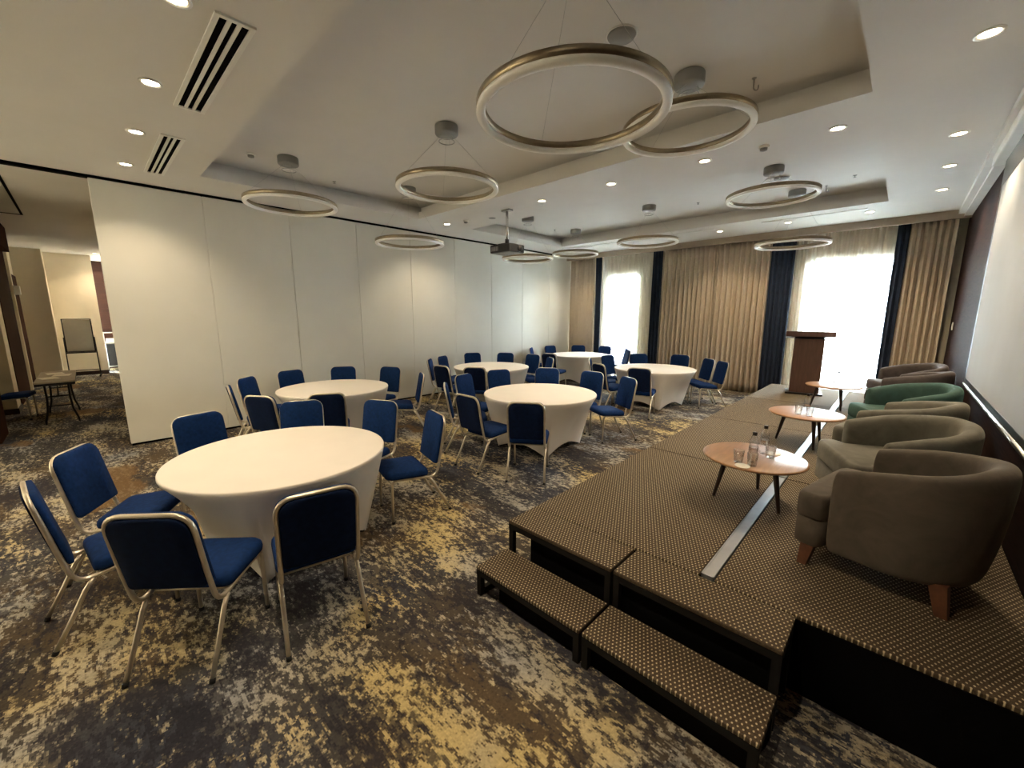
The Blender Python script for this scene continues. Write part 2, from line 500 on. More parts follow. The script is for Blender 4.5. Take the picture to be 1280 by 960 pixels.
# slatted air vents
def slat_vent(x0, x1, y0, y1, slots, label, along='x'):
    r = empty('air_vent', ((x0+x1)/2, (y0+y1)/2, ZC)); w, d = x1-x0, y1-y0
    b = B(); t = .028
    b.b2(-w/2, w/2, -d/2, -d/2+t, -.012, .0); b.b2(-w/2, w/2, d/2-t, d/2, -.012, .0)
    b.b2(-w/2, -w/2+t, -d/2+t, d/2-t, -.012, .0); b.b2(w/2-t, w/2, -d/2+t, d/2-t, -.012, .0)
    b.build('frame', M['whiteplastic'], r)
    B().b2(-w/2+t, w/2-t, -d/2+t, d/2-t, -.002, -.0005).build('dark_backing', M['black'], r)
    ins = d-2*t
    for k in range(1, slots):
        y = -d/2+t + ins*k/slots
        B().b2(-w/2+t, w/2-t, y-.011, y+.011, -.010, -.002).build('slat', M['whiteplastic'], r)
    tag(r, label, 'air vent', 'slatted ceiling air vents'); return r
slat_vent(-4.58, -3.05, .74, .95, 3, 'long three-slot air vent in ceiling nearer the camera')
slat_vent(-6.88, -5.36, .74, .93, 3, 'long three-slot air vent in ceiling nearer the partition')
slat_vent(-2.16, -.64, 9.08, 9.17, 2, 'thin slot air vent in front of window behind lectern')
slat_vent(-6.6, -3.0, 9.08, 9.17, 2, 'long thin slot air vent in ceiling before beige middle curtains')

# pendant rings
def ring_light(cx, cy, zr, R, label):
    r = empty('ring_pendant', (cx, cy, ZT)); h = zr-ZT
    n = 96
    def ringloft(prof):
        return [[((R+dr)*math.cos(2*PI*i/n), (R+dr)*math.sin(2*PI*i/n), h+dz) for dr, dz in prof] for i in range(n)]
    B().ring_loft(ringloft([(-.025, .020), (-.025, .060), (-.020, .063), (.020, .063), (.025, .060), (.025, .020)]), closed=True).build('ring_body', M['brass'], r)
    B().ring_loft(ringloft([(-.0245, .022), (-.0255, .004), (-.019, -.006), (0, -.009), (.019, -.006), (.0255, .004), (.0245, .022)]), closed=True).build('ring_diffuser', M['diffuser'], r)
    B().lathe([(.001, 0), (.118, 0), (.121, -.01), (.121, -.082), (.114, -.092), (.001, -.092)], 32).build('canopy', M['greyplastic'], r)
    hp = [(.082*math.cos(2*PI*i/32), .082*math.sin(2*PI*i/32), -.155) for i in range(32)]
    hb = B().tube(hp, .0045, 6, closed=True)
    for k in range(3):
        a = 2*PI*k/3; hb.cyl((.082*math.cos(a), .082*math.sin(a), -.155), (.07*math.cos(a), .07*math.sin(a), -.09), .0012, n=5)
    hb.build('cable_hoop', M['greymetal'], r)
    for k in range(3):
        a = 2*PI*k/3+.5
        B().cyl((.05*math.cos(a), .05*math.sin(a), -.09), (R*math.cos(a), R*math.sin(a), h+.06), .0011, n=5).build('suspension_cable', M['greymetal'], r)
    tag(r, label, 'pendant light', 'ring pendants'); return r
RINGS = [(-1.53, 2.10, 2.925, .522, 'largest looking ring pendant, nearest the camera, brass lit rim'),
 (-1.525, 3.735, 3.31, .50, 'ring pendant overlapped by the large nearest ring'),
 (-3.735, 2.91, 3.12, .52, 'ring pendant in middle of the near ceiling tray'),
 (-5.90, 2.06, 3.17, .52, 'ring pendant in front of the black partition track, left end'),
 (-5.89, 3.80, 2.90, .513, 'ring pendant over partition, low between middle tray ring and projector'),
 (-5.80, 6.545, 2.907, .50, 'ring pendant partly behind the black projector'),
 (-5.83, 8.28, 3.178, .515, 'ring pendant before the far partition corner'),
 (-3.62, 7.435, 3.09, .52, 'ring pendant in middle of the far ceiling tray, over left window'),
 (-1.51, 6.71, 3.36, .53, 'high ring pendant close under the far ceiling tray'),
 (-1.48, 8.195, 2.91, .505, 'low ring pendant before the navy curtain, left of the lectern window')]
for a in RINGS: ring_light(*a)

# small ceiling devices
def speaker(x, y, label):
    r = empty('ceiling_speaker', (x, y, ZT))
    B().lathe([(.001, 0), (.095, 0), (.10, -.008), (.092, -.022), (.001, -.026)], 32).build('cover', M['greyplastic'], r)
    B().lathe([(.102, 0), (.112, -.004), (.104, -.010), (.098, -.004)], 32, cap=False).build('rim', M['whiteplastic'], r)
    tag(r, label, 'speaker', 'round ceiling speakers')
speaker(-1.69, 2.90, 'flat round grey disc on ceiling above the nearest ring')
speaker(-1.53, 7.28, 'flat round grey disc on far tray ceiling')
def hook(x, y, label, z=ZT):
    pts = [(0, 0, 0), (0, 0, -.07)] + [(.022-.022*math.cos(a), 0, -.07-.022*math.sin(a)) for a in [PI*i/8 for i in range(9)]] + [(.044, 0, -.05)]
    b = B().tube(pts, .006, 8); b.lathe([(.018, 0), (.018, -.006), (.002, -.008)], 12)
    o = b.build('ceiling_hook', M['greymetal'], None, (x, y, z)); o.rotation_euler = (0, 0, .9)
    tag(o, label, 'hook', 'hooks in the ceiling trays')
hook(-1.15, 4.16, 'small metal hook in near tray above the beam')
hook(-1.11, 8.21, 'small metal hook beside the high far ring')
hook(-.99, 6.15, 'small metal hook at near edge of far tray')
def detector(x, y, z, label, kind='smoke_detector'):
    r = empty(kind, (x, y, z))
    B().lathe([(.05, 0), (.052, -.012), (.045, -.02)], 20).build('base', M['whiteplastic'], r)
    B().lathe([(.036, -.02), (.034, -.04), (.012, -.048)], 20).build('sensor_head', M['greyplastic'], r)
    tag(r, label, 'detector', 'ceiling detectors')
detector(-1.257, 5.09, ZC, 'small round detector on beam beyond the overlapped ring')
detector(-6.10, 5.15, ZC, 'small round detector on soffit left of projector pole')
detector(-6.10, 1.70, ZT, 'small round detector near left corner of near tray')
detector(-3.153, 2.884, ZT, 'small round detector left of the nearest ring')
def sprinkler(x, y, z, label):
    o = B().lathe([(.026, 0), (.026, -.004), (.008, -.008), (.008, -.024), (.020, -.028), (.020, -.030)], 14).build('sprinkler', M['greymetal'], None, (x, y, z))
    tag(o, label, 'sprinkler', 'ceiling sprinklers')
sprinkler(-6.42, 2.87, ZT, 'tiny sprinkler on near tray beside partition side lip')
sprinkler(-.75, 7.9, ZT, 'tiny sprinkler in far tray nearest the screen wall')
sprinkler(-6.2, 7.95, ZT, 'tiny sprinkler in far tray beside partition corner')
sprinkler(-2.9, 7.85, ZT, 'tiny sprinkler in far tray right of its middle ring')
o = B().lathe([(.001, -.003), (.06, -.003), (.065, -.001), (.065, 0)], 20).build('ceiling_plate', M['greyplastic'], None, (-5.6, 5.35, ZC)); tag(o, 'flat round cover plate on soffit left of the projector', 'cover plate')
# hatch
b = B(); hx0, hx1, hy0, hy1 = -11.35, -8.3, -1.0, -.478
for q in ((hx0, hx1, hy1-.03, hy1), (hx0, hx0+.05, hy0, hy1)): b.b2(q[0], q[1], q[2], q[3], ZC-.006, ZC+.0)
o = b.build('trim_4', M['black']); struct(o, 'dark shadow gap around the ceiling hatch', 'trim')

# projector
pr = empty('projector', (-4.98, 5.10, ZC))
B().b2(-.09, .09, -.05, .05, -.03, 0, bev=.006).build('ceiling_plate', M['greymetal'], pr)
B().cyl((0, 0, -.03), (0, 0, -.50), .022, n=14).build('pole', M['chrome'], pr)
b = B().cyl((0, 0, -.47), (0, 0, -.55), .035, n=14); b.b2(-.12, .12, -.10, .10, -.565, -.545)
b.build('bracket', M['blackmetal'], pr)
body = B().box((0, 0, -.635), (.46, .36, .13), None, 0, .018).build('body', M['blackplastic'], pr)
body.rotation_euler = (0, 0, 0)
lb = B().tube([(.22, .06, -.635), (.262, .06, -.635)], [.052, .047], 20); lb.build('lens', M['blackplastic'], body)
b = B()
for k in range(6): b.b2(-.20+.03*k, -.185+.03*k, -.186, -.179, -.67, -.60)
b.build('vent_slots', M['greyplastic'], body)
B().b2(-.20, .20, -.15, .15, -.706, -.699).build('underside', M['greyplastic'], body)
tag(pr, 'black projector hanging from ceiling on a pale pole', 'projector')

# ------------------------------------------------------------------ curtains
def curtain(name, x0, x1, y, z0, z1, folds, amp, m, label, cat, group, seed=0, heading=True, flare=0.0):
    rnd = random.Random(seed); n = max(24, int(folds*12)); nz = 16
    ph = [rnd.uniform(-.9, .9) for _ in range(int(folds)+3)]; am = [rnd.uniform(.65, 1.25) for _ in range(int(folds)+3)]
    bm = bmesh.new(); rows = []
    for k in range(nz+1):
        t = k/nz; z = z1+(z0-z1)*t; row = []
        for i in range(n+1):
            u = i/n; f = u*folds; j = int(f)
            a = am[j]*(1-(f-j))+am[j+1]*(f-j)
            p = ph[j]*(1-(f-j))+ph[j+1]*(f-j)
            w = math.sin(2*PI*f + p*(.25+.75*t))
            w = math.copysign(abs(w)**.75, w)
            d = amp*a*(.45+.55*min(1, t*3))*w
            x = x0+(x1-x0)*u + .35*amp*math.sin(4*PI*f+p)*(.3+.7*t) + flare*t*t*(u-.5)
            row.append(bm.verts.new((x, y+d, z)))
        rows.append(row)
    for a, b_ in zip(rows, rows[1:]):
        for i in range(n):
            f = bm.faces.new((a[i], a[i+1], b_[i+1], b_[i])); f.smooth = True
    me = bpy.data.meshes.new(name); bm.to_mesh(me); bm.free(); me.materials.append(M[m])
    o = bpy.data.objects.new(name, me); C.objects.link(o)
    if m != 'sheer':
        s = o.modifiers.new('thickness', 'SOLIDIFY'); s.thickness = .004
    tag(o, label, cat, group); return o
YC = 10.48; GB = 'beige drapes on the window wall'; GN = 'navy drapes edging the windows'; GS = 'white sheer curtains over the windows'
curtain('beige_curtain', -7.50, -6.66, YC, .015, 3.45, 8, .06, 'beige', 'beige pleated curtain in the corner against the partition', 'curtain', GB, 1)
curtain('navy_curtain', -6.64, -6.42, YC-.01, .015, 3.45, 3, .045, 'navycurtain', 'navy curtain strip nearest the partition, left of left window', 'curtain', GN, 2)
curtain('sheer_curtain', -6.50, -4.84, YC+.19, .015, 3.45, 18, .04, 'sheer', 'white sheer curtain over the window nearer the partition', 'curtain', GS, 3)
curtain('navy_curtain', -4.90, -4.64, YC-.01, .015, 3.45, 3, .045, 'navycurtain', 'navy curtain strip right of left window, beside wide beige drapes', 'curtain', GN, 4)
curtain('beige_curtain', -4.66, -3.36, YC, .015, 3.45, 12, .075, 'beige', 'wide beige pleated drape in middle of window wall, left half', 'curtain', GB, 5)
curtain('beige_curtain', -3.36, -2.245, YC+.005, .015, 3.45, 10, .075, 'beige', 'wide beige pleated drape in middle of window wall, right half', 'curtain', GB, 6, flare=.04)
curtain('navy_curtain', -2.23, -1.80, YC-.01, .015, 3.45, 5, .045, 'navycurtain', 'wide navy curtain strip left of the lectern window', 'curtain', GN, 7)
curtain('sheer_curtain', -1.86, -.20, YC+.19, .015, 3.45, 18, .04, 'sheer', 'white sheer curtain over the window behind the lectern', 'curtain', GS, 8)
curtain('navy_curtain', -.27, -.10, YC-.01, .015, 3.45, 2, .045, 'navycurtain', 'navy curtain strip right of lectern window near walnut wall', 'curtain', GN, 9)
curtain('beige_curtain', -.12, .50, YC, .015, 3.45, 7, .065, 'beige', 'beige pleated curtain beside the dark walnut wall', 'curtain', GB, 10)

# ------------------------------------------------------------------ projection screen and switch on the right wall
sc = empty('projection_screen', (.575, 4.6, 3.36))
B().b2(-.09, .03, -2.4, 2.32, -.01, .10, bev=.012).build('case', M['whiteplastic'], sc)
B().b2(-.008, .008, -2.15, 2.15, -.26, 0).build('top_border', M['blackplastic'], sc)
B().b2(-.005, .005, -2.10, 2.10, -2.26, -.25).build('screen_cloth', M['screen'], sc)
b = B(); b.b2(-.007, .007, 2.10, 2.15, -2.30, -.02); b.b2(-.007, .007, -2.15, -2.10, -2.30, -.02); b.b2(-.007, .007, -2.1, 2.1, -2.31, -2.26)
b.build('black_border', M['blackplastic'], sc)
B().tube([(0, -2.16, -2.33), (0, 2.16, -2.33)], .020, 12).build('bottom_bar', M['chrome'], sc)
tag(sc, 'large pulled-down projection screen with metal bottom bar on walnut wall', 'projection screen')
sw = empty('wall_switch', (XR, 10.16, 1.60))
B().box((-.006, 0, 0), (.012, .09, .13), None, 0, .003).build('plate', M['whiteplastic'], sw)
B().box((-.014, 0, 0), (.006, .04, .07), None, 0, .002).build('rocker', M['whiteplastic'], sw)
tag(sw, 'white switch plate on dark walnut wall beside beige curtain', 'switch')

# ------------------------------------------------------------------ stage
SY = [2.155, 4.03, 5.88, 7.74, 9.61]
SXL, SX1, SX2, SXR = -1.815, -.645, -.575, .60
WH = ['nearest the steps', 'second from the steps', 'third from the steps', 'farthest, by the lectern and curtains']
def deck(x0, x1, y0, y1, zt, name, label, cat, group, skirt=None, legs=True):
    cx, cy = (x0+x1)/2, (y0+y1)/2; w, d = x1-x0-.008, y1-y0-.008
    r = empty(name, (cx, cy, 0))
    B().b2(-w/2, w/2, -d/2, d/2, zt-.022, zt, bev=.006).build('carpet_top', M['stage_carpet'], r)
    b = B(); t = .035
    for (p, q) in (((-w/2, -d/2), (w/2, -d/2+t)), ((-w/2, d/2-t), (w/2, d/2)), ((-w/2, -d/2+t), (-w/2+t, d/2-t)), ((w/2-t, -d/2+t), (w/2, d/2-t))):
        b.b2(p[0]+.001, q[0]-.001, p[1]+.001, q[1]-.001, zt-.06, zt-.0225)
    b.build('frame', M['stage_frame'], r)
    for sx in (-1, 1):
        for sy in (-1, 1):
            B().b2(sx*(w/2-.002), sx*(w/2-.037), sy*(d/2-.002), sy*(d/2-.037), 0, zt-.0605).build('leg', M['stage_frame'], r)
    for k in (skirt or []):
        if k == 'front': B().b2(-w/2+.002, w/2-.002, -d/2-.0035, -d/2-.0005, .004, zt-.024).build('skirt', M['black'], r)
        if k == 'inset': B().b2(-w/2+.16, w/2+.0, -d/2+.05, -d/2+.06, .004, zt-.062).build('black_inset_sheet', M['black'], r)  # plain black sheet set back under the step
        if k == 'inset_full': B().b2(-w/2+.002, w/2-.04, -d/2+.04, -d/2+.05, .004, zt-.062).build('black_inset_sheet', M['black'], r)
        if k == 'rail': B().b2(-w/2+.002, -w/2+.03, -d/2+.04, d/2-.04, .012, .036).build('bottom_rail', M['stage_frame'], r)
    tag(r, label, cat, group); return r
for i in range(4):
    deck(SXL, SX1, SY[i], SY[i+1], ZS, 'stage_platform', 'carpeted stage platform on the chairs side, %s' % WH[i], 'stage platform', 'carpeted stage platforms', ['front'] if i == 0 else None)
    deck(SX2, SXR, SY[i], SY[i+1], ZS, 'stage_platform', 'carpeted stage platform under the armchairs beside screen wall, %s' % WH[i], 'stage platform', 'carpeted stage platforms', ['front'] if i == 0 else None)
for i in range(4):
    b = B().b2(SX1+.002, SX2-.002, SY[i]+.02, SY[i+1]-.004, ZS-.02, ZS+.003)
    for s in (SX1+.006, SX2-.006): b.b2(s-.003, s+.003, SY[i]+.02, SY[i+1]-.004, ZS-.02, ZS+.006)
    b.b2(SX1+.015, SX2-.015, SY[i]+.05, SY[i]+.10, 0, ZS-.02); b.b2(SX1+.015, SX2-.015, SY[i+1]-.10, SY[i+1]-.05, 0, ZS-.02)
    o = b.build('joint_strip', M['floorstrip']); tag(o, 'grey metal strip between stage platforms, %s' % WH[i], 'metal strip', 'metal strips along the stage')
deck(-1.815, -1.015, 1.86, 2.150, ZS, 'stage_step', 'upper carpeted step level with stage, left one with open legs', 'step', 'carpeted stage steps', ['inset'])
deck(-1.007, -.200, 1.86, 2.150, ZS, 'stage_step', 'upper carpeted step level with stage, right one beside black panel', 'step', 'carpeted stage steps', ['inset_full'])
deck(-1.815, -1.015, 1.560, 1.850, .20, 'stage_step', 'lower carpeted step, left one ending at open black leg', 'step', 'carpeted stage steps', ['inset', 'rail'])
deck(-1.007, -.200, 1.560, 1.850, .20, 'stage_step', 'lower carpeted step, right one nearest the camera', 'step', 'carpeted stage steps', ['inset_full'])

# ------------------------------------------------------------------ banquet chair (front is +Y)
def make_chair():
    r = empty('banquet_chair'); W = .197
    m = M['champagne']; rt = .0125
    def side(sx):
        x = sx*W
        p = [(x, .235, .388), (x, .20, .392)]
        p += [(x, -.06, .364)]
        p += [tuple(q) for q in bez((x, -.09, .361), (x, -.155, .352), (x, -.172, .43), 6)]
        p += [(x, -.20, .56), (x, -.232, .74)]
        return p
    lf, rg = side(-1), side(1)
    top = [tuple(q) for q in bez((-W, -.241, .79), (-W, -.257, .879), (-W+.085, -.258, .884), 6)]
    top2 = [tuple(q) for q in bez((W-.085, -.258, .884), (W, -.257, .879), (W, -.241, .79), 6)]
    b = B().tube(lf + top + top2 + list(reversed(rg)), rt, 8)
    b.cyl((-W, .19, .391), (W, .19, .391), .009, n=6); b.cyl((-W, -.05, .365), (W, -.05, .365), .009, n=6)
    b.build('frame', m, r)
    for sx in (-1, 1):
        x = sx*W
        pts = [tuple(q) for q in bez((x, .20, .391), (x, .245, .395), (x, .247, .345), 5)] + [(x, .250, .18), (x, .252, .018)]
        lg = B().tube(pts, [.0125]*6+[.0122, .0115], 8).build('leg', m, r)
        B().cyl((x, .252, .0), (x, .252, .022), .014, n=8).build('foot_cap', M['rubber'], lg)
        pts = [(x*1.02, -.085, .356), (x*1.02, -.125, .30), (x*1.03, -.20, .15), (x*1.04, -.272, .018)]
        lg = B().tube(pts, [.0125, .0125, .0122, .0115], 8).build('leg', m, r)
        B().cyl((x*1.04, -.278, .0), (x*1.04, -.270, .022), .014, n=8).build('foot_cap', M['rubber'], lg)
    # padded seat, rounded at the front
    def outline(s, z, dy=0):
        pts = []
        hw, y0, y1, c = .213*s, .1-.180*s+dy, .1+.190*s+dy, .07
        for (cx, cy, a0) in ((hw-c, y1-c, 0), (-hw+c, y1-c, PI/2), (-hw+.04, y0+.04, PI), (hw-.04, y0+.04, 3*PI/2)):
            rr = c if cy > 0 else .04
            for i in range(6):
                a = a0 + PI/2*i/5; pts.append((cx+rr*math.cos(a), cy+rr*math.sin(a), z))
        return pts
    def tilt(ring): return [(x, y, z + .05*(y-.05)) for x, y, z in ring]
    prof = [(.93, .384), (1.0, .392), (1.015, .410), (1.0, .434), (.95, .449), (.80, .457), (.45, .460)]
    B().ring_loft([tilt(outline(s, z)) for s, z in prof]).build('seat', M['blue'], r)
    # padded back inside the hoop
    def bring(s, d, hw0=.182, top=.872):
        hw, z0, z1, c = hw0*s, .470+.02*(1-s), top-.03*(1-s), .075
        pts = []
        for (cx, cz, a0, rr) in ((hw-c, z1-c, 0, c), (-hw+c, z1-c, PI/2, c), (-hw+.02, z0+.02, PI, .02), (hw-.02, z0+.02, 3*PI/2, .02)):
            for i in range(6):
                a = a0 + PI/2*i/5; px, pz = cx+rr*math.cos(a), cz+rr*math.sin(a)
                yb = -.177 - .20*(pz-.45)
                pts.append((px, yb+d, pz))
        return pts
    B().ring_loft([bring(1.0, -.010), bring(1.0, .0145), bring(.985, .0148, .203, .891), bring(1.0, .020, .203, .891), bring(1.0, .030, .203, .891), bring(.96, .038, .203, .891), bring(.6, .043, .203, .891)]).build('backrest', M['blue'], r)
    B().ring_loft([bring(1.012, -.004), bring(1.012, -.0112), bring(.985, -.0165), bring(.6, -.017)]).build('back_panel', M['navy'], r)  # darker copy of the pad blue, toned down for shade
    return r

TBL = {'T1': (-3.396, .961, .755, 12), 'T2': (-5.95, 2.448, .757, 12), 'T3': (-3.50, 4.223, .766, 4), 'T4': (-6.062, 5.734, .772, 0), 'T5': (-3.496, 7.779, .772, -8), 'T6': (-6.192, 9.101, .75, 0)}
TN = {'T1': 'the nearest round table', 'T2': 'the second partition-side table', 'T3': 'the middle stage-side table',
      'T4': 'the third partition-side table', 'T5': 'the table by beige drapes', 'T6': 'the farthest corner table'}
CH = [('T1','c1',-3.98,-.11,61,'front showing, at left of %s'),
('T1','c2',-3.28,-.32,96,'seen edge-on at far left of %s'),
('T1','c3',-2.42,.09,137,'dark back to camera, at front left of %s'),
('T1','c4',-2.11,.74,168,'dark back to camera, front right of %s'),
('T1','c5',-3.08,2.17,-104,'in side view at right of %s, blue seat uncovered'),
('T1','c6',-3.94,2.09,-64,'half behind the right rim of %s'),
('T1','c7',-4.55,1.51,-25,'just showing over the back rim of %s'),
('T1','c8',-4.61,.63,15,'behind left rim of %s, before the partition end'),
('T2','d1',-5.18,1.27,121,'silver hoop back showing at near left of %s'),
('T2','d2',-6.15,1.20,81,'edge-on at the left end of %s'),
('T2','d3',-6.85,1.54,45,'angled at left of %s, against the partition'),
('T2','d4',-7.20,2.26,9,'against partition, at left back of %s'),
('T2','d5',-6.98,3.04,-30,'against partition, at middle back of %s'),
('T2','d6',-6.39,3.60,-66,'at right back of %s, seat showing'),
('T2','d7',-5.37,3.50,-118,'edge-on at the right end of %s'),
('T2','d8',-4.76,1.86,154,'dark back to camera, at near side of %s'),
('T3','e1',-4.30,3.21,53,'edge-on at the left end of %s'),
('T3','e2',-3.51,2.92,90,'showing hooped back and seat at near left of %s'),
('T3','e3',-4.80,3.93,14,'facing the camera at left of %s'),
('T3','e4',-2.76,3.10,124,'dark back to camera, before %s'),
('T3','e5',-2.79,5.41,-121,'whole seat and legs showing, right of %s'),
('T3','e6',-3.52,5.58,-89,'half hidden at the right back of %s'),
('T3','e7',-4.33,5.42,-55,'dark, over the far rim of %s'),
('T3','e8',-4.80,4.69,-20,'bright blue, over the left far rim of %s'),
('T4','f1',-6.96,4.82,46,'edge-on at the left end of %s'),
('T4','f2',-7.29,5.39,24,'angled at left back of %s'),
('T4','f3',-5.92,4.35,96,'showing hooped back at near left of %s'),
('T4','f4',-7.38,6.35,-25,'against partition, at left back rim of %s'),
('T4','f5',-6.80,6.91,-60,'against partition, at right back rim of %s'),
('T4','f6',-5.32,4.62,124,'dark back to camera, before %s'),
('T4','f7',-6.06,7.07,-90,'with seat showing at the right end of %s'),
('T4','g3b',-5.34,6.80,-124,'half hidden at right near side of %s'),
('T6','g1',-7.36,8.45,31,'edge-on at the left end of %s'),
('T6','g2',-7.45,9.41,-14,'in front of the last partition panel at %s'),
('T6','g3',-5.98,7.52,98,'hooped back and front legs showing, near left of %s'),
('T6','g4',-6.91,10.10,-54,'in front of corner beige curtain at %s'),
('T6','g5',-6.16,10.34,-91,'in front of the left window at %s'),
('T6','g6',-5.28,9.93,-142,'edge-on, left of pair at right of %s'),
('T6','g7',-4.97,9.55,-142,'edge-on, right of a pair at right end of %s'),
('T5','h1',-4.58,7.19,30,'edge-on at the left end of %s'),
('T5','h2',-4.04,6.57,68,'hooped back and seat showing, near left of %s'),
('T5','h3',-4.64,8.04,-13,'at left of %s, light under its back'),
('T5','h4',-4.41,8.91,-51,'over left far rim of %s, before navy curtain'),
('T5','h5',-3.58,9.31,-87,'at right far rim of %s'),
('T5','h6',-2.81,8.84,-133,'left of pair at right end of %s'),
('T5','h7',-2.44,8.54,-137,'right of pair at right of %s'),
('T5','h8',-3.19,6.51,104,'dark back to camera, before %s')]
chair0 = make_chair(); first = True
for t, n, x, y, deg, lab in CH:
    r = chair0 if first else copy_tree(chair0); first = False
    a = math.radians(deg); d = Vector((math.cos(a), math.sin(a)))
    off = Vector((x, y)) - Vector(TBL[t][:2])
    if off.length < 1.28: x, y = Vector(TBL[t][:2]) + off.normalized()*1.28
    r.location = (x + .258*d.x, y + .258*d.y, 0)
    r.rotation_euler = (0, 0, a - PI/2)
    tag(r, 'blue banquet chair ' + lab % TN[t], 'chair', 'blue banquet chairs')
# one more in the foyer
r = copy_tree(chair0); r.location = (-10.95, -1.03, 0); r.rotation_euler = (0, 0, math.radians(-8))
tag(r, 'blue banquet chair in foyer by the folding table', 'chair', 'blue banquet chairs')

# ------------------------------------------------------------------ round tables in stretch covers
def round_table(key, x, y, R, rot):
    r = empty('round_table', (x, y, 0), math.radians(rot)); n = 96
    rf = .575
    def foot(th):
        k = (th + PI/4) % (PI/2) - PI/4       # 0 at a foot, +-45deg between feet
        chord = rf*math.cos(PI/4)/math.cos(PI/4-abs(k))
        rb = max(chord, rf*.745) if abs(k) > .08 else rf
        f = min(1.0, abs(k)/(PI/4)); 
        s = math.sin(f*PI/2)
        return chord + .03*f, .115*(s**.8), f
    rings = []
    for rr, z in ((.05, .740), (R*.5, .740), (R-.012, .740), (R-.003, .738), (R, .732), (R, .716)):
        rings.append([(rr*math.cos(2*PI*i/n), rr*math.sin(2*PI*i/n), z) for i in range(n)])
    top = B().ring_loft(rings, True, False); 
    sk = []
    for k in range(15):
        t = k/14; ring = []
        for i in range(n):
            th = 2*PI*i/n; rb, zb, f = foot(th + PI/4*0)
            z = .716 + (zb-.716)*t
            rad = (R-.001) + (rb-(R-.001))*t - .045*f*math.sin(PI*t)
            ring.append((rad*math.cos(th), rad*math.sin(th), z))
        sk.append(ring)
    top.ring_loft(sk, False, False)
    bmesh.ops.remove_doubles(top.bm, verts=top.bm.verts[:], dist=.0012)
    top.build('stretch_cover', M['cloth'], r)
    for q in range(4):
        a = q*PI/2
        B().b2((rf-.03)*math.cos(a)-.018, (rf-.03)*math.cos(a)+.018, (rf-.03)*math.sin(a)-.018, (rf-.03)*math.sin(a)+.018, 0, .70).build('leg', M['blackmetal'], r)
    tag(r, {'T1': 'nearest and largest looking round table in white stretch cover', 'T2': 'round table in white stretch cover behind the nearest one, along partition',
            'T3': 'round table in white stretch cover beside the stage, middle of room', 'T4': 'round table in white stretch cover along partition below the projector',
            'T5': 'round table in white stretch cover before the wide beige drapes', 'T6': 'farthest round table in white stretch cover, before the left window'}[key], 'table', 'round tables in stretch covers')
for k, (x, y, R, rot) in TBL.items(): round_table(k, x, y, R, rot+45)

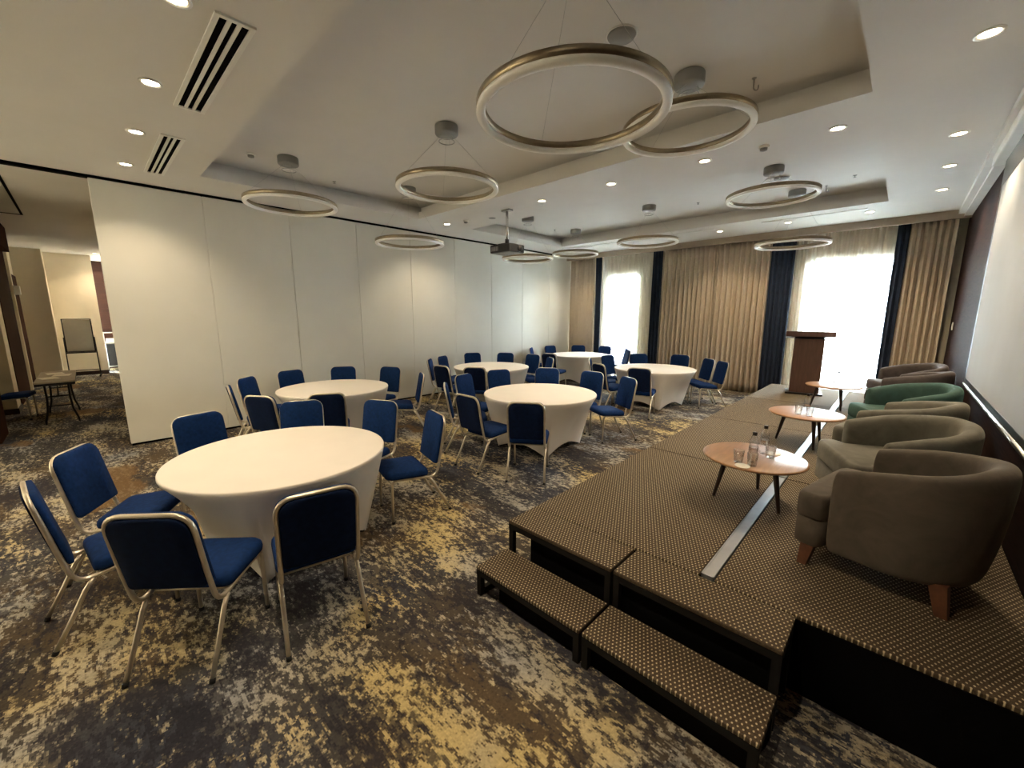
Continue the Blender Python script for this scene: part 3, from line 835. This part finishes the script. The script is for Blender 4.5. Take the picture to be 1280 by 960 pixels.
# ------------------------------------------------------------------ tub armchairs (front is +Y, stands at z 0)
def tub(name, x, y, deg, m, label):
    r = empty(name, (x, y, ZS+.0), math.radians(deg)-PI/2)
    # path of the arms and back, near side to far side
    path = []
    A, Bk, yf, ys = .362, .345, .185, -.03
    for i in range(5): path.append((A, yf+(ys-yf)*i/5, 0))
    for i in range(19):
        a = PI*i/18; path.append((A*math.cos(a), ys-Bk*math.sin(a), math.sin(a)))
    for i in range(1, 6): path.append((-A, ys+(yf-ys)*i/5, 0))
    np_ = len(path); rings = []
    for i, (px, py, k) in enumerate(path):
        p = Vector((px, py)); a = Vector(path[max(i-1, 0)][:2]); c = Vector(path[min(i+1, np_-1)][:2])
        t = (c-a).normalized(); nrm = Vector((-t.y, t.x))   # points outwards
        if nrm.dot(p-Vector((0, ys+.0))) < 0: nrm = -nrm
        u = min(i, np_-1-i)/((np_-1)/2); ht = .598 + .118*min(1, u*1.15)**.9; th = .105
        taper = .025+.03*k
        def P(o, z, tp): q = p - nrm*(o+tp); return (q.x, q.y, z)
        ring = [P(0, .125, taper), P(-.004, .20, taper*.8), P(-.008, .36, taper*.4), P(-.006, ht-.10, 0.005), P(0, ht-.035, 0), P(.018, ht-.008, 0), P(.05, ht, 0),
                P(.085, ht-.010, 0), P(th, ht-.045, 0), P(th+.006, ht-.12, 0), P(th+.012, .36, 0), P(th+.012, .125, 0)]
        rings.append(ring)
    # round the arm ends
    def endcap(ring, dy):
        c = Vector((sum(q[0] for q in ring)/len(ring), ring[0][1], sum(q[2] for q in ring)/len(ring)))
        return [(c.x+(q[0]-c.x)*.8, q[1]+dy, c.z+(q[2]-c.z)*.955) for q in ring]
    rings = [endcap(rings[0], .022)] + rings + [endcap(rings[-1], .022)]
    o = B().ring_loft(rings).build('backrest', m, r)
    s = o.modifiers.new('soft', 'SUBSURF'); s.levels = 1; s.render_levels = 2
    # seat cushion, wider in front of the arms
    def tee(s, z, rb=0.0):
        g = .008*(1-s)*20
        w1, w2, yb, ym, yf_ = .252-rb*.6, .335, -.28+rb, .215, .37
        c = .03
        pts = [(w1-g, yb+.10), (w1-g, ym-.02), (w1-g, ym+.005), (w2-.03-g, ym+g+.006), (w2-g, ym+.03+g), (w2-g, yf_-.05-g), (w2-.012-g, yf_-.015-g), (w2-.05-g, yf_-g)]
        left = [(-q[0], q[1]) for q in reversed(pts)]
        back = [(-w1*.72, yb+.0), (0, yb-.03), (w1*.72, yb+.0)]
        return [(q[0], q[1], z) for q in pts + [(0, yf_-g+.004)] + left + back]
    cu = B().ring_loft([tee(.95, .285), tee(1.0, .300), tee(1.0, .375), tee(.985, .405), tee(.93, .422), tee(.86, .428)]).build('seat_cushion', m, r)
    # upholstered base under the cushion
    b = B().ring_loft([tee(.94, .128, .09), tee(.985, .142, .08), tee(.985, .280, .03)]); b.build('seat_base', m, r)
    for sx in (-1, 1):
        for (yy, sp) in ((.285, .02), (-.215, -.03)):
            xx = sx*(.285 if yy > 0 else .225)
            b = B().ring_loft([[(xx+sx*.012*0+u*.022+sx*.012, yy+sp+v*.022, 0) for u, v in ((-1, -1), (1, -1), (1, 1), (-1, 1))],
                               [(xx+u*.034, yy+v*.034, .155) for u, v in ((-1, -1), (1, -1), (1, 1), (-1, 1))]], smooth=False)
            b.build('leg', M['armleg'], r)
    tag(r, label, 'armchair', 'tub armchairs on the stage'); return r
AC = [(.105, 2.905, 167, 'taupe', 'dark taupe velvet tub armchair nearest the camera, outer side showing'),
 (.075, 3.79, 203, 'greige', 'grey-green velvet tub armchair, second from camera, wide seat showing'),
 (.085, 4.72, 165, 'greige', 'grey-beige tub armchair squeezed between second armchair and green one'),
 (.125, 5.73, 207, 'green', 'green velvet tub armchair in the row on stage'),
 (.165, 7.25, 165, 'mauve', 'mauve-brown tub armchair just behind the green one'),
 (.155, 8.15, 207, 'mauve', 'mauve-brown tub armchair farthest from camera, by the curtain')]
for x, y, d, m, lab in AC: tub('tub_armchair', x, y, d, M[m], lab)

# ------------------------------------------------------------------ coffee tables
def coffee_table(x, y, R, a0, label):
    h = .345; r = empty('coffee_table', (x, y, ZS+.005), a0)
    B().lathe([(.01, h), (R-.012, h), (R-.002, h-.005), (R, h-.012), (R-.012, h-.022), (R-.03, h-.026), (.01, h-.026)], 64).build('tabletop', M['table_wood'], r)
    for q in range(3):
        a = q*2*PI/3; c, s = math.cos(a), math.sin(a)
        B().tube([(.185*c, .185*s, h-.026), (.25*c, .25*s, 0)], [.021, .011], 12).build('leg', M['legwood'], r)
    tag(r, label, 'coffee table', 'round coffee tables on stage'); return r
coffee_table(-.70, 3.37, .345, PI/2, 'round wooden coffee table nearest the camera, two bottles on top')
coffee_table(-.65, 5.30, .345, PI, 'round coffee table in middle of stage, pale with window reflection')
coffee_table(-.655, 7.70, .345, PI*1.02, 'round coffee table farthest along stage, before the lectern')
ZTB = ZS+.350
def make_bottle(cap):
    r = empty('water_bottle')
    B().lathe([(.004, .002), (.026, 0), (.031, .006), (.031, .03), (.029, .045), (.031, .06), (.031, .115), (.029, .125), (.0305, .135), (.028, .155), (.018, .178), (.0125, .188), (.0125, .196)], 20).build('bottle_body', M['bottle'], r)
    B().lathe([(.001, .220), (.0135, .220), (.0145, .217), (.0145, .196), (.001, .196)], 16).build('cap', cap, r)
    B().lathe([(.0315, .066), (.0315, .108), (.0312, .109), (.0312, .065)], 20, cap=False).build('label_band', M['bottle'], r)
    return r
bot = make_bottle(M['blackplastic'])
bspots = [(-.675, 3.225, 'clear water bottle with dark cap beside tumblers on nearest coffee table'),
          (-.66, 3.48, 'clear water bottle with dark cap, rear one on nearest coffee table'),
          (-.64, 5.23, 'clear water bottle on the middle coffee table'),
          (-.60, 7.60, 'clear water bottle on the farthest coffee table')]
for i, (x, y, lab) in enumerate(bspots):
    r = bot if i == 0 else copy_tree(bot)
    r.location = (x, y, ZTB); tag(r, lab, 'bottle', 'water bottles on coffee tables')
def make_glass():
    return B().lathe([(.001, .001), (.027, .0), (.030, .004), (.035, .092), (.0335, .092), (.0285, .010), (.001, .008)], 20).build('tumbler', M['glass'])
gl = make_glass()
gspots = [(-.745, 3.14, 'clear glass tumbler nearest the coaster on nearest coffee table'), (-.655, 3.13, 'clear glass tumbler right of first bottle on nearest coffee table'),
          (-.60, 3.40, 'clear glass tumbler beside rear bottle on nearest coffee table'), (-.70, 5.15, 'clear glass tumbler left of bottle on middle coffee table'),
          (-.60, 5.13, 'clear glass tumbler right of bottle on middle coffee table'), (-.61, 7.48, 'clear glass tumbler before bottle on farthest coffee table')]
for i, (x, y, lab) in enumerate(gspots):
    o = gl if i == 0 else copy_tree(gl)
    o.location = (x, y, ZTB+.0005); tag(o, lab, 'glass', 'tumblers on coffee tables')
for i, (x, y, lab) in enumerate(((-.70, 3.075, 'cream paper coaster at near edge of nearest coffee table'), (-.60, 3.515, 'cream paper coaster beside rear bottle on nearest coffee table'))):
    o = B().lathe([(.001, .004), (.047, .004), (.049, .002), (.047, 0), (.001, 0)], 24).build('coaster', M['paper'], None, (x, y, ZTB+.0005)); tag(o, lab, 'coaster', 'coasters on nearest coffee table')

# ------------------------------------------------------------------ lectern
le = empty('lectern', (-1.17, 8.83, ZS), math.radians(10))
B().b2(-.27, .27, -.22, .22, 0, .03, bev=.006).build('base_plate', M['blackmetal'], le)
b = B().ring_loft([[(x, y, z) for x, y in ((-.215, -.16), (.215, -.16), (.215, .16), (-.215, .16))] for z in (.03, .98)], smooth=False)
b.build('column', M['lectern_wood'], le)
t = B().box((0, 0, 0), (.70, .48, .09), None, 0, .008).build('reading_top', M['lectern_wood'], le); t.location = (0, 0, 1.035); t.rotation_euler = (math.radians(-7), 0, 0)
lp = B().b2(-.33, .33, .215, .232, .045, .07).build('lip', M['lectern_wood'], t)
tag(le, 'brown wooden lectern with wide top on stage before bright window', 'lectern')

# ------------------------------------------------------------------ foyer at the left
o = B().b2(-17.8, -17.6, -1.3, .40, 0, 3.52).build('wall_back', M['wall_cream']); struct(o, 'cream foyer wall behind the whiteboard', 'wall')
o = B().b2(-17.6, -17.585, -.53, .40, 0, .11).build('baseboard_back', M['legwood']); struct(o, 'dark skirting under the whiteboard wall', 'trim')
o = B().b2(-17.6, -16.85, -1.6, -.53, 0, 3.52).build('wall_pier', M['wall_cream']); struct(o, 'cream pier left of the whiteboard', 'wall')
o = B().b2(-19.9, -11.56, -1.4, -1.08, 0, 3.52).b2(-11.7, -9.0, -2.4, -2.2, 0, 3.52).b2(-11.75, -11.56, -2.4, -1.08, 0, 3.52).build('wall_side', M['wall_cream']); struct(o, 'cream foyer wall at far left', 'wall')
o = B().b2(-19.6, -19.3, -.2, 1.4, 0, 3.52).build('wall_end', M['walnut_wall']); struct(o, 'dark brown wall beyond the whiteboard', 'wall')
o = B().b2(-19.5, -17.7, .38, .40, 3.36, 3.51).build('trim_5', M['whiteplastic']); struct(o)
o = B().b2(-19.5, -7.64, 1.2, 1.4, 0, 3.52).build('wall_corridor', M['wall_cream']); struct(o, 'foyer wall behind the partition', 'wall')
# doors and their jambs on the far left wall
o = B().b2(-16.6, -15.2, -1.08, -1.03, 0, 2.75).build('door_1', M['brown_door']); struct(o, 'brown door beside the cream pier in foyer', 'door')
o = B().b2(-15.12, -14.95, -1.08, -1.0, 0, 3.5).build('trim_6', M['wall_cream']); struct(o)
o = B().b2(-14.6, -12.5, -1.08, -1.02, 0, 3.5).build('door_2', M['brown_door']); struct(o, 'dark brown tall door at far left of foyer', 'door')
o = B().b2(-13.3, -9.4, -1.08, -.84, 3.04, 3.51).build('trim_7', M['brown_door']); struct(o, 'dark brown header over the far left doors', 'trim')
o = B().b2(-12.1, -11.55, -1.3, -1.0, 0, 3.51).build('trim_8', M['wall_cream']); struct(o, 'cream pilaster in foyer behind folding table', 'trim')
o = B().b2(-12.12, -11.53, -1.3, -.985, 0, .10).build('baseboard_side', M['legwood']); struct(o)
o = B().b2(-9.75, -9.0, -1.35, -.985, 0, 3.51).build('trim_9', M['brown_door']); struct(o, 'brown wood pilaster at left edge', 'trim')
o = B().b2(-9.2, -9.0, -4.2, -1.3, 0, 3.9).build('wall_return', M['wall_cream']); struct(o, 'cream wall out of view at left', 'wall')

# whiteboard stand
wb = empty('whiteboard_stand', (-17.1, -.11, 0), math.radians(-4))
B().b2(-.012, .012, -.28, .28, .75, 1.64).build('board', M['whiteboard'], wb)
b = B()
for s in (-1, 1): b.b2(-.016, .016, s*.285-.012, s*.285+.012, .73, 1.665)
for z in (.73, 1.65): b.b2(-.016, .016, -.295, .295, z-.0, z+.022)
b.build('board_frame', M['blackmetal'], wb)
for s in (-1, 1):
    b = B().cyl((0, s*.315, .06), (0, s*.305, 1.15), .013, n=8); b.cyl((-.25, s*.315, .05), (.25, s*.315, .05), .013, n=8)
    lg = b.build('leg', M['blackmetal'], wb)
    for xx in (-.24, .24): B().lathe([(.004, -.025), (.022, -.02), (.022, .02), (.004, .025)], 12, (xx, s*.315, .026)).build('caster', M['rubber'], lg)
B().cyl((0, -.315, .20), (0, .315, .20), .011, n=8).build('cross_bar', M['blackmetal'], wb)
b = B().b2(.014, .085, -.30, .30, .695, .71); b.b2(.075, .085, -.30, .30, .71, .73); b.build('pen_tray', M['blackmetal'], wb)
B().b2(.02, .07, -.02, .06, .711, .735).build('board_eraser', M['blackplastic'], wb)
tag(wb, 'whiteboard on black wheeled stand against cream foyer wall', 'whiteboard')

# folding table with papers
ft = empty('folding_table', (-10.58, -.42, 0))
B().b2(-.90, .90, -.225, .225, .715, .74, bev=.006).build('tabletop', M['waxtop'], ft)
b = B()
for y0, y1 in ((-.222, -.205), (.205, .222)): b.b2(-.88, .88, y0, y1, .675, .7145)
for x0 in (-.88, .863): b.b2(x0, x0+.017, -.205, .205, .675, .7145)
b.build('apron', M['blackmetal'], ft)
for xx in (-.62, .55):
    for s in (-1, 1):
        B().tube([(xx, s*.135, .70), (xx, s*.13, .42), (xx, s*.145, .22), (xx, s*.185, .06), (xx, s*.19, 0)], .0145, 8).build('leg', M['blackmetal'], ft)
    b = B()
    for z in (.30, .46): b.cyl((xx, -.135, z), (xx, .135, z), .011, n=8)
    b.cyl((xx, 0, .46), (xx+(.35 if xx < 0 else -.35), 0, .70), .009, n=8)
    b.build('leg_brace', M['blackmetal'], ft)
tag(ft, 'narrow folding table on black bent legs in foyer, papers on top', 'table')
for i, (x, y, rz, lab) in enumerate(((-10.25, -.50, .25, 'near sheet of cream paper on the folding table'), (-10.62, -.36, -.1, 'middle sheet of cream paper on the folding table'), (-10.98, -.45, .15, 'far sheet of cream paper on the folding table'))):
    o = B().b2(-.15, .15, -.105, .105, 0, .004).build('paper_sheet', M['paper'], None, (x, y, .7405)); o.rotation_euler = (0, 0, rz)
    tag(o, lab, 'paper', 'sheets on the folding table')
# equipment trolley in the far doorway
ct = empty('equipment_trolley', (-18.6, .62, 0))
b = B()
for sx in (-1, 1):
    for sy in (-1, 1): b.b2(sx*.25-.015, sx*.25+.015, sy*.2-.015, sy*.2+.015, .08, 1.22)
for z in (.12, .86, 1.20):
    b.b2(-.265, .265, -.215, .215, z, z+.025)
b.build('frame', M['greymetal'], ct)
B().b2(-.22, .22, -.18, .18, .16, .84, bev=.01).build('cabinet', M['blackplastic'], ct)
B().b2(-.18, .18, -.15, .15, .89, 1.02, bev=.01).build('device', M['whiteplastic'], ct)
for sx in (-1, 1):
    for sy in (-1, 1): B().tube([(sx*.25, sy*.2-.015, .04), (sx*.25, sy*.2+.015, .04)], .04, 12).build('caster', M['rubber'], ct)
tag(ct, 'black equipment trolley with silver frame half behind partition end', 'trolley')
# wall speaker light
o = B().box((0, 0, 0), (.16, .10, .20), None, 0, .01).build('wall_lamp', M['whiteplastic'], None, (-15.03, -.95, 2.35)); tag(o, 'small white box lamp on the wall above far left door', 'wall lamp')

# ------------------------------------------------------------------ outdoors beyond the sheers
o = B().b2(-45, 35, 11.2, 60, -.3, -.1).build('ground_outside', M['asphalt']); struct(o, 'pale paving outside the windows', 'ground')
nb = empty('neighbour_building', (-7, 26, 0))
B().b2(-22, 22, 0, 6, -.1, 6.5).build('building_wall', M['facade'], nb)
for cx, cz in ((6.15, 3.45), (-7.75, 3.7)):
    B().b2(cx-.45, cx+.45, -.03, .02, cz-.6, cz+.6).build('building_window', M['shade_window'], nb)
tag(nb, 'pale building across the way, faint through the sheer curtains', 'building')

# ------------------------------------------------------------------ daylight
w = bpy.data.worlds.new('daylight'); SC.world = w; w.use_nodes = True
bg = w.node_tree.nodes['Background']; bg.inputs[0].default_value = (.80, .92, 1.0, 1); bg.inputs[1].default_value = 58
for (a, c, h) in WIN:
    pl = bpy.data.lights.new('window_portal', 'AREA'); pl.shape = 'RECTANGLE'; pl.size = c-a; pl.size_y = h
    pl.cycles.is_portal = True
    po = bpy.data.objects.new('window_portal', pl); C.objects.link(po)
    po.location = ((a+c)/2, YF+.2, h/2); po.rotation_euler = (-PI/2, 0, 0)

SC.view_settings.view_transform = 'Standard'; SC.view_settings.look = 'None'
SC.view_settings.gamma = 1; SC.view_settings.use_curve_mapping = False
SC.view_settings.exposure = 1.05
cy = SC.cycles
cy.use_denoising = True; cy.max_bounces = 10; cy.diffuse_bounces = 5; cy.glossy_bounces = 4; cy.transmission_bounces = 8; cy.transparent_max_bounces = 12
cy.sample_clamp_indirect = 40; cy.caustics_reflective = False; cy.caustics_refractive = False
